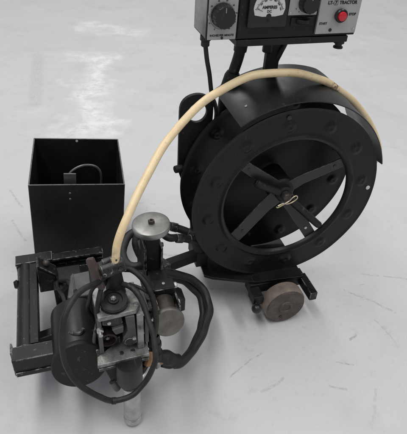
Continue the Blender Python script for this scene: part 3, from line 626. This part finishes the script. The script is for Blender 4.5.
bm = B(); plate_y(bm, [(-0.385, 0.2745), (-0.369, 0.2745), (-0.3665, 0.205), (-0.388, 0.205), (-0.390, 0.225), (-0.382, 0.240)], -0.219, -0.186); link('roll_guide', bm, 'greygear', head, bevel=0.002)
bm = B(); lathe(bm, (-0.4145, -0.186, 0.218), (0, -1, 0), [(0.0165, 0), (0.0165, 0.022), (0.0155, 0.026), (0.0125, 0.027), (0.0110, 0.017), (0.0005, 0.016)], 36); link('drive_roll', bm, 'roll', head)
bolt(head, (-0.4145, -0.202, 0.218), (0, -1, 0), 0.0042, 0.006, 'greasy')
bm = B(); lathe(bm, (-0.379, -0.187, 0.214), (0, -1, 0), [(0.012, 0), (0.012, 0.030), (0.009, 0.034)], 28); link('drive_roll', bm, 'greasy', head)
for p in ((-0.372, -0.2205, 0.222), (-0.384, -0.2155, 0.208), (-0.411, -0.2155, 0.266)): bolt(head, p, (0, -1, 0), 0.0036, 0.003, 'steel')
bolt(head, (-0.364, -0.205, 0.2850), (0, 0, 1), 0.0048, 0.004, 'steel'); bolt(head, (-0.3545, -0.212, 0.270), (1, 0, 0), 0.0045, 0.005, 'steel'); bolt(head, (-0.3545, -0.205, 0.215), (1, 0, 0), 0.0045, 0.005, 'steel')
# round adjusting disc on top
bm = B(); lathe(bm, (-0.3990, -0.1945, 0.2850), (0, -0.15, 1), [(0.0225, 0), (0.0230, 0.003), (0.0222, 0.0045), (0.0200, 0.005), (0.0198, 0.0075), (0.0225, 0.008), (0.0230, 0.012), (0.0222, 0.014), (0.0150, 0.0142), (0.0140, 0.0115), (0.009, 0.0115), (0.0085, 0.0145)], 48)
disc = link('tension_disc', bm, 'motor', head)
bolt(head, (-0.3990, -0.1967, 0.2990), (0, -0.15, 1), 0.0050, 0.004, 'greasy'); bolt(head, (-0.3990, -0.1973, 0.3030), (0, -0.15, 1), 0.0026, 0.0018, 'steel', 'bolt', False)
# inlet clamp that takes the conduit
rot = Matrix.Rotation(math.radians(10), 3, 'Z') @ Matrix.Rotation(math.radians(-8), 3, 'Y')
bm = B(); box(bm, (-0.3950, -0.167, 0.3430), (0.042, 0.027, 0.020), rot); cl = link('inlet_clamp', bm, 'greasy', head, bevel=0.004, seg=3)
bm = B(); cyl(bm, (-0.414, -0.177, 0.3480), (-0.376, -0.171, 0.3540), 0.0068, seg=18, ch=0.002); link('clamp_tube', bm, 'greasy', head)
bm = B(); cyl(bm, (-0.410, -0.164, 0.3510), (-0.380, -0.159, 0.3560), 0.0058, seg=16, ch=0.002); link('clamp_tube', bm, 'greasy', head)
bm = B(); lathe(bm, (-0.3905, -0.170, 0.3480), (0.12, 0.3, 1), [(0.0085, 0), (0.0085, 0.006), (0.0078, 0.010)], 22); link('conduit_ferrule', bm, 'bronze', head)
bm = B(); cyl(bm, (-0.391, -0.168, 0.284), (-0.394, -0.165, 0.336), 0.0165, 0.0135, seg=24); link('inlet_neck', bm, 'black', head)
for p in ((-0.409, -0.1830, 0.342), (-0.383, -0.1785, 0.346)): bolt(head, p, (0.1, -1, 0.2), 0.0036, 0.002, 'greasy', 'bolt', False)
bm = B()
L0, L1 = Vector((-0.4285, -0.168, 0.3690)), Vector((-0.4145, -0.1870, 0.3160)); ld = (L1 - L0).normalized(); ls = Vector((0.90, -0.42, 0.10)); ls = (ls - ld * ls.dot(ld)).normalized(); lt = ld.cross(ls)
rings(bm, [[L0 + ld * (L1 - L0).length * t + ls * (a_ * ww) + lt * (b_ * 0.0042) for a_, b_ in ((-1, -1), (1, -1), (1, 1), (-1, 1))] for t, ww in ((0, 0.0052), (0.06, 0.0064), (0.5, 0.0066), (0.85, 0.0055), (1, 0.0045))])
link('release_lever', bm, 'brown', head, bevel=0.0012)
bm = B(); cyl(bm, (-0.4180, -0.181, 0.330), (-0.4060, -0.176, 0.336), 0.0065, seg=14); link('lever_pivot', bm, 'black', head)
# nozzle
NX, NY = -0.383, -0.236
bm = B(); lathe(bm, (NX - 0.002, NY, 0.183), (0, 0, -1), [(0.0225, 0), (0.0230, 0.003), (0.0230, 0.050), (0.0215, 0.054), (0.012, 0.0545)], 40); noz = link('nozzle_body', bm, 'motor', tr); ptag(noz, 'dark upper sleeve of the welding nozzle')
bm = B(); lathe(bm, (NX, NY, 0.140), (0, 0, -1), [(0.0160, 0), (0.0160, 0.020), (0.0178, 0.021), (0.0178, 0.028), (0.0160, 0.029), (0.0162, 0.110), (0.0172, 0.111), (0.0172, 0.116), (0.0158, 0.118), (0.0165, 0.132), (0.0145, 0.136), (0.0105, 0.1365), (0.0100, 0.10)], 40); nt_ = link('nozzle_tube', bm, 'clear', noz); ptag(nt_, 'pale metal nozzle tube reaching almost to the floor')
bm = B(); lathe(bm, (NX, NY, 0.0175), (0, 0, -1), [(0.0168, 0), (0.0176, 0.002), (0.0176, 0.010), (0.0150, 0.013)], 40, ); link('nozzle_ring', bm, 'steel', noz)
bm = B(); tube(bm, [(NX + 0.017 * math.cos(a), NY + 0.017 * math.sin(a) - 0.004, 0.124 - 0.004 * math.sin(a)) for a in [PI * (0.9 + 1.3 * i / 8) for i in range(9)]], 0.0026, seg=8, n=4); link('wire_clip', bm, 'bronze', noz)
bm = B(); plate_y(bm, [(-0.436, 0.176), (-0.405, 0.176), (-0.405, 0.120), (-0.414, 0.110), (-0.424, 0.150)], -0.225, -0.200); link('nozzle_bracket', bm, 'black', noz, bevel=0.002)
bm = B(); bx_ = Vector((-0.415, -0.225, 0.120)); cyl(bm, bx_, bx_ + Vector((0.008, -0.004, -0.02)), 0.006, seg=16); link('set_screw', bm, 'greygear', noz)
# copper contact straps and cable connector
bm = B(); tube(bm, [(-0.362, -0.222, 0.125), (-0.345, -0.212, 0.118), (-0.325, -0.204, 0.118), (-0.300, -0.196, 0.115)], 0.0065, seg=12); st = link('copper_strap', bm, 'copper', tr)
bm = B(); tube(bm, [(-0.352, -0.226, 0.147), (-0.346, -0.220, 0.158), (-0.344, -0.212, 0.165)], 0.007, seg=10); link('copper_strap', bm, 'copper', st)
bm = B(); tube(bm, [(-0.334, -0.208, 0.116), (-0.326, -0.205, 0.117)], 0.0080, seg=14, smooth=False); link('strap_band', bm, 'alu', st)
bm = B(); tube(bm, [(-0.372, -0.240, 0.128), (-0.356, -0.230, 0.132), (-0.345, -0.222, 0.145)], 0.004, seg=10); link('steel_link', bm, 'steel', st)
bm = B(); lathe(bm, (-0.333, -0.195, 0.190), (0.05, -0.12, -1), [(0.0110, 0), (0.0110, 0.018), (0.0128, 0.020), (0.0128, 0.027), (0.0110, 0.029), (0.0110, 0.040), (0.0135, 0.044), (0.012, 0.060)], 26); cc = link('cable_connector', bm, 'black', tr)
bm = B(); tube(bm, [(-0.356, -0.205, 0.118), (-0.338, -0.199, 0.126), (-0.316, -0.195, 0.118), (-0.300, -0.194, 0.106), (-0.288, -0.193, 0.094)], lambda t: 0.0130 + 0.0014 * math.sin(13 * t) + 0.0015 * t, seg=14); link('connector_sleeve', bm, 'rubber', cc)
for k, (dx, dz) in enumerate(((0.004, -0.012), (-0.004, -0.016))):
    bm = B(); tube(bm, [(-0.312 + dx, -0.190, 0.108 + dz), (-0.298 + dx, -0.190, 0.098 + dz), (-0.288 + dx, -0.186, 0.092 + dz)], 0.0070, seg=10); link('sleeve_end', bm, 'rubber', cc)

# ---- motor with its end cap
bm = B(); lathe(bm, (-0.4635, -0.075, 0.150), (0, -1, 0), [(0.0405, 0), (0.0455, 0.003), (0.0465, 0.010), (0.0465, 0.108), (0.044, 0.112), (0.036, 0.114)], 56); mt = link('motor', bm, 'motor', tr, smooth=40); ptag(mt, 'dark round drive motor lying beside the feed head')
bm = B(); lathe(bm, (-0.4665, -0.1885, 0.1485), (0.02, -1, 0.20), [(0.0475, 0), (0.0490, 0.002), (0.0490, 0.010), (0.0475, 0.012), (0.0005, 0.0123)], 56); link('motor_end_cap', bm, 'black', mt, smooth=40)
bm = B(); tube(bm, [(-0.476, -0.158, 0.1925), (-0.468, -0.166, 0.198), (-0.458, -0.168, 0.199), (-0.452, -0.160, 0.198)], 0.0035, seg=8); link('lifting_loop', bm, 'greasy', mt)
bm = B(); span(bm, -0.430, -0.402, -0.160, -0.080, 0.110, 0.188); link('motor_mount', bm, 'black', mt, bevel=0.004)
bm = B(); plate_z(bm, [(-0.474, -0.068), (-0.395, -0.068), (-0.372, -0.060), (-0.372, 0.004), (-0.462, -0.002)], 0.045, 0.188); gc = link('gear_case', bm, 'greygear', tr, bevel=0.004)
bm = B(); span(bm, -0.4585, -0.4560, -0.066, -0.004, 0.1885, 0.1905); link('case_rib', bm, 'greygear', gc, bevel=0.001)
bm = B(); span(bm, -0.428, -0.382, -0.150, -0.058, 0.200, 0.250); link('gear_neck', bm, 'black', gc, bevel=0.003)
bm = B(); tube(bm, [(-0.395, -0.150, 0.215), (-0.37, -0.135, 0.215), (-0.345, -0.125, 0.222), (-0.328, -0.120, 0.226)], 0.012, seg=14); link('head_arm', bm, 'black', gc)
for sx in (-0.455, -0.395):
    bm = B(); lathe(bm, (sx, -0.010, 0.0425), (0, 1, 0), [(0.034, 0), (0.042, 0.003), (0.042, 0.026), (0.036, 0.029)], 40); 
    dw = link('drive_wheel', bm, 'tyre', tr)

# ---- frame at the left: two rails and the round cross bar
def channel(name, x0, x1, yc, zt, w, h, skew, t=0.004):
    """U-section rail, open side towards -y"""
    bm = B(); pr_ = [(-w / 2, zt), (w / 2, zt), (w / 2, zt - h), (-w / 2, zt - h), (-w / 2, zt - h + t), (w / 2 - t, zt - h + t), (w / 2 - t, zt - t), (-w / 2, zt - t)]
    prism(bm, pr_, lambda u, v: (x0, yc + u, v), lambda u, v: (x1, yc + skew + u, v))
    return link(name, bm, 'frame', tr, bevel=0.0012)
bm = B(); span(bm, -0.5815, -0.4985, -0.160, -0.128, 0.104, 0.148); fr = link('rail', bm, 'frame', tr, bevel=0.0018); ptag(fr, 'chipped black rail nearest the viewer')
bm = B(); span(bm, -0.5790, -0.5010, -0.1625, -0.1602, 0.104, 0.1150); link('rail_lip', bm, 'frame', fr, bevel=0.0008)
bm = B(); span(bm, -0.5855, -0.5820, -0.135, -0.112, 0.122, 0.142); link('end_tab', bm, 'frame', fr, bevel=0.001)
rr_ = channel('rail', -0.5745, -0.3850, 0.112, 0.142, 0.022, 0.034, 0.0, 0.005); ptag(rr_, 'black channel rail in front of the steel box')
bm = B(); span(bm, -0.5735, -0.4960, 0.098, 0.1260, 0.1425, 0.1475); link('rail_cap', bm, 'frame', rr_, bevel=0.001)
bm = B(); span(bm, -0.573, -0.567, 0.099, 0.1035, 0.095, 0.140); link('end_plate', bm, 'frame', rr_, bevel=0.0008)
bm = B(); cyl(bm, (-0.5590, -0.1275, 0.131), (-0.5540, 0.100, 0.131), 0.0165, seg=36); cbx = link('cross_bar', bm, 'frame', tr, smooth=40)
bm = B(); box(bm, (-0.5400, -0.010, 0.129), (0.016, 0.226, 0.030), Matrix.Rotation(math.radians(-1.2), 3, 'Z')); link('cross_plate', bm, 'black', cbx, bevel=0.001)
bm = B(); cyl(bm, (-0.570, 0.051, 0.133), (-0.5785, 0.050, 0.133), 0.010, 0.008, 20, 0.0015); link('bar_bolt', bm, 'black', cbx)
bm = B(); plate_y(bm, [(-0.530, 0.098), (-0.528, 0.174), (-0.524, 0.175), (-0.490, 0.142), (-0.488, 0.098)], 0.050, 0.082); tb = link('terminal_plate', bm, 'frame', tr, bevel=0.002)
bm = B(); plate_y(bm, [(-0.527, 0.104), (-0.525, 0.166), (-0.494, 0.139), (-0.492, 0.103)], 0.0465, 0.0495); link('cover_plate', bm, 'black', tb, bevel=0.001)
bm = B(); bmesh.ops.create_uvsphere(bm, u_segments=20, v_segments=12, radius=0.0080, matrix=Matrix.Translation((-0.508, 0.066, 0.166))); link('terminal_knob', bm, 'bronze', tb)
bm = B(); span(bm, -0.500, -0.440, 0.020, 0.090, 0.075, 0.128); link('terminal_base', bm, 'black', tb, bevel=0.002)
bm = B(); plate_y(bm, [(-0.492, 0.120), (-0.466, 0.150), (-0.452, 0.150), (-0.452, 0.105), (-0.480, 0.105)], 0.004, 0.020); link('hinge_bracket', bm, 'black', tb, bevel=0.0015)
bm = B(); cyl(bm, (-0.470, 0.0, 0.100), (-0.498, 0.012, 0.080), 0.007, seg=14); link('terminal_lug', bm, 'black', tb)
bm = B()
A0, A1 = Vector((-0.556, -0.047, 0.060)), Vector((-0.470, -0.030, 0.062)); box(bm, (A0 + A1) / 2, ((A1 - A0).length, 0.020, 0.020), Matrix.Rotation(math.atan2(A1.y - A0.y, A1.x - A0.x), 3, 'Z')); lb = link('tie_bar', bm, 'frame', tr, bevel=0.0015)
bm = B(); span(bm, -0.5585, -0.5480, -0.062, -0.035, 0.050, 0.125); link('tie_bar_hanger', bm, 'frame', lb, bevel=0.0015)
bolt(lb, (-0.503, -0.040, 0.070), (0, 0, 1), 0.006, 0.010, 'black')

# ---- cables
def cable(pts, r, name='welding_cable', mat='rubber', seg=16, parent=tr):
    k0 = len(bpy.data.objects) * 1.7
    path = spline(pts, 8); path = [p + Vector((noise.noise(p * 28 + Vector((k0, 0, 0))), noise.noise(p * 28 + Vector((0, k0, 0))), noise.noise(p * 28 + Vector((0, 0, k0))))) * 0.0028 * (0 if i in (0, len(path) - 1) else 1) for i, p in enumerate(path)]
    bm = B(); tube(bm, path, lambda t: r * (1 + 0.05 * noise.noise(Vector((t * 40, k0, 0)))), seg=seg, smooth=False); return link(name, bm, mat, parent, smooth=60)
big = [(-0.300, -0.196, 0.104), (-0.283, -0.198, 0.092), (-0.250, -0.173, 0.085), (-0.215, -0.132, 0.085), (-0.187, -0.085, 0.090), (-0.181, -0.047, 0.100), (-0.200, -0.022, 0.122), (-0.237, -0.022, 0.152), (-0.281, -0.030, 0.182), (-0.317, -0.030, 0.203), (-0.340, -0.026, 0.204), (-0.351, -0.003, 0.202), (-0.349, 0.032, 0.203), (-0.336, 0.058, 0.211), (-0.310, 0.066, 0.220), (-0.277, 0.074, 0.222), (-0.249, 0.071, 0.220), (-0.217, 0.062, 0.210), (-0.184, 0.050, 0.198), (-0.165, 0.055, 0.180)]
wc = cable(big, 0.0088); ptag(wc, 'thick black welding cable looping past the handwheels')
big2 = [(-0.302, -0.186, 0.092), (-0.274, -0.183, 0.076), (-0.240, -0.150, 0.072), (-0.212, -0.108, 0.072), (-0.194, -0.066, 0.078), (-0.193, -0.036, 0.090), (-0.215, -0.014, 0.114), (-0.248, -0.014, 0.140), (-0.282, -0.010, 0.160), (-0.312, 0.028, 0.180), (-0.318, 0.050, 0.205), (-0.298, 0.056, 0.225), (-0.268, 0.038, 0.230), (-0.250, 0.024, 0.221), (-0.221, 0.028, 0.211), (-0.191, 0.032, 0.198), (-0.168, 0.045, 0.175)]
cable(big2, 0.0084)
for p, q, rr0 in (((-0.236, 0.068, 0.216), (-0.222, 0.064, 0.212), 0.0105), ((-0.200, 0.056, 0.204), (-0.190, 0.052, 0.200), 0.0105), ((-0.235, 0.026, 0.216), (-0.220, 0.028, 0.211), 0.0102), ((-0.205, 0.030, 0.205), (-0.196, 0.032, 0.201), 0.0102)):
    bm = B(); cyl(bm, p, q, rr0, seg=18, ch=0.001); link('cable_ferrule', bm, 'greasy', wc)
loop = [(-0.400, -0.150, 0.285), (-0.413, -0.176, 0.322), (-0.428, -0.200, 0.341), (-0.451, -0.222, 0.354), (-0.470, -0.250, 0.352), (-0.4835, -0.270, 0.320), (-0.485, -0.280, 0.277), (-0.475, -0.290, 0.238), (-0.449, -0.300, 0.203), (-0.419, -0.300, 0.176), (-0.387, -0.300, 0.182), (-0.360, -0.290, 0.202), (-0.349, -0.280, 0.241), (-0.347, -0.250, 0.267), (-0.352, -0.220, 0.287), (-0.364, -0.195, 0.306), (-0.380, -0.176, 0.308), (-0.395, -0.158, 0.295)]
lp = cable(loop, 0.0047, 'control_cable', seg=14); ptag(lp, 'thin black cable hanging in a loop in front of the head')
for q in ((-0.419, -0.300, 0.176),):
    bm = B(); tube(bm, [(-0.424, -0.3005, 0.1772), (-0.418, -0.3005, 0.1757)], 0.0056, seg=14, smooth=False); link('cable_tape', bm, 'rubber', lp)
cable([(-0.375, -0.150, 0.318), (-0.358, -0.165, 0.322), (-0.342, -0.185, 0.306), (-0.334, -0.205, 0.280), (-0.332, -0.215, 0.245), (-0.336, -0.210, 0.200), (-0.340, -0.205, 0.170)], 0.0048, 'control_cable', seg=12)
cable([(-0.436, -0.160, 0.185), (-0.430, -0.185, 0.215), (-0.427, -0.205, 0.262), (-0.424, -0.200, 0.302), (-0.412, -0.180, 0.320)], 0.0042, 'control_cable', seg=12)
cable([(-0.490, 0.045, 0.125), (-0.472, 0.020, 0.150), (-0.462, -0.02, 0.170), (-0.455, -0.065, 0.190)], 0.0050, 'control_cable', seg=12)

bm = B(); span(bm, -0.3440, -0.3300, -0.196, -0.150, 0.190, 0.262); hb = link('hinge_block', bm, 'greasy', tr, bevel=0.002)
bm = B(); plate_y(bm, [(-0.3430, 0.262), (-0.3280, 0.255), (-0.3270, 0.228), (-0.3420, 0.222)], -0.2075, -0.1975); link('hinge_ear', bm, 'black', hb, bevel=0.0012)
for p in ((-0.3370, -0.2085, 0.248), (-0.3360, -0.2085, 0.233), (-0.3370, -0.1965, 0.205)): bolt(hb, p, (0, -1, 0), 0.0040, 0.004, 'steel')
bolt(hb, (-0.3380, -0.178, 0.262), (0, 0, 1), 0.0045, 0.006, 'greasy')
bm = B(); cyl(bm, (-0.3445, -0.2030, 0.268), (-0.3330, -0.2020, 0.266), 0.0036, seg=12); link('hinge_pin', bm, 'greasy', hb)
cable([(-0.330, -0.165, 0.262), (-0.338, -0.185, 0.285), (-0.352, -0.190, 0.305), (-0.368, -0.170, 0.300)], 0.0030, 'control_cable', seg=10)
cable([(-0.345, -0.150, 0.300), (-0.333, -0.150, 0.280), (-0.328, -0.158, 0.255), (-0.330, -0.190, 0.215), (-0.332, -0.200, 0.185)], 0.0036, 'control_cable', seg=10)
cable([(-0.430, -0.145, 0.200), (-0.440, -0.150, 0.235), (-0.436, -0.162, 0.270), (-0.425, -0.165, 0.300), (-0.405, -0.160, 0.318)], 0.0034, 'control_cable', seg=10)
cable([(-0.478, -0.075, 0.185), (-0.482, -0.040, 0.175), (-0.490, 0.000, 0.150), (-0.492, 0.040, 0.130)], 0.0040, 'control_cable', seg=10)
bm = B(); tube(bm, [(-0.416, -0.140, 0.190), (-0.425, -0.155, 0.205), (-0.432, -0.175, 0.205), (-0.437, -0.185, 0.190), (-0.437, -0.190, 0.172)], 0.0034, seg=10); link('oil_pipe', bm, 'greygear', tr)
bm = B(); lathe(bm, (-0.4265, -0.2140, 0.252), (0, -1, 0), [(0.0055, 0), (0.0055, 0.006), (0.0035, 0.008), (0.0035, 0.014)], 14); link('grease_nipple', bm, 'steel', head)
bm = B(); plate_y(bm, [(-0.4300, 0.2745), (-0.4230, 0.2745), (-0.4230, 0.1890), (-0.4300, 0.1890)], -0.214, -0.186); link('side_cheek', bm, 'greygear', head, bevel=0.0012)
bm = B(); span(bm, -0.4220, -0.3930, -0.200, -0.1860, 0.192, 0.207); link('roll_block', bm, 'greasy', head, bevel=0.0015)
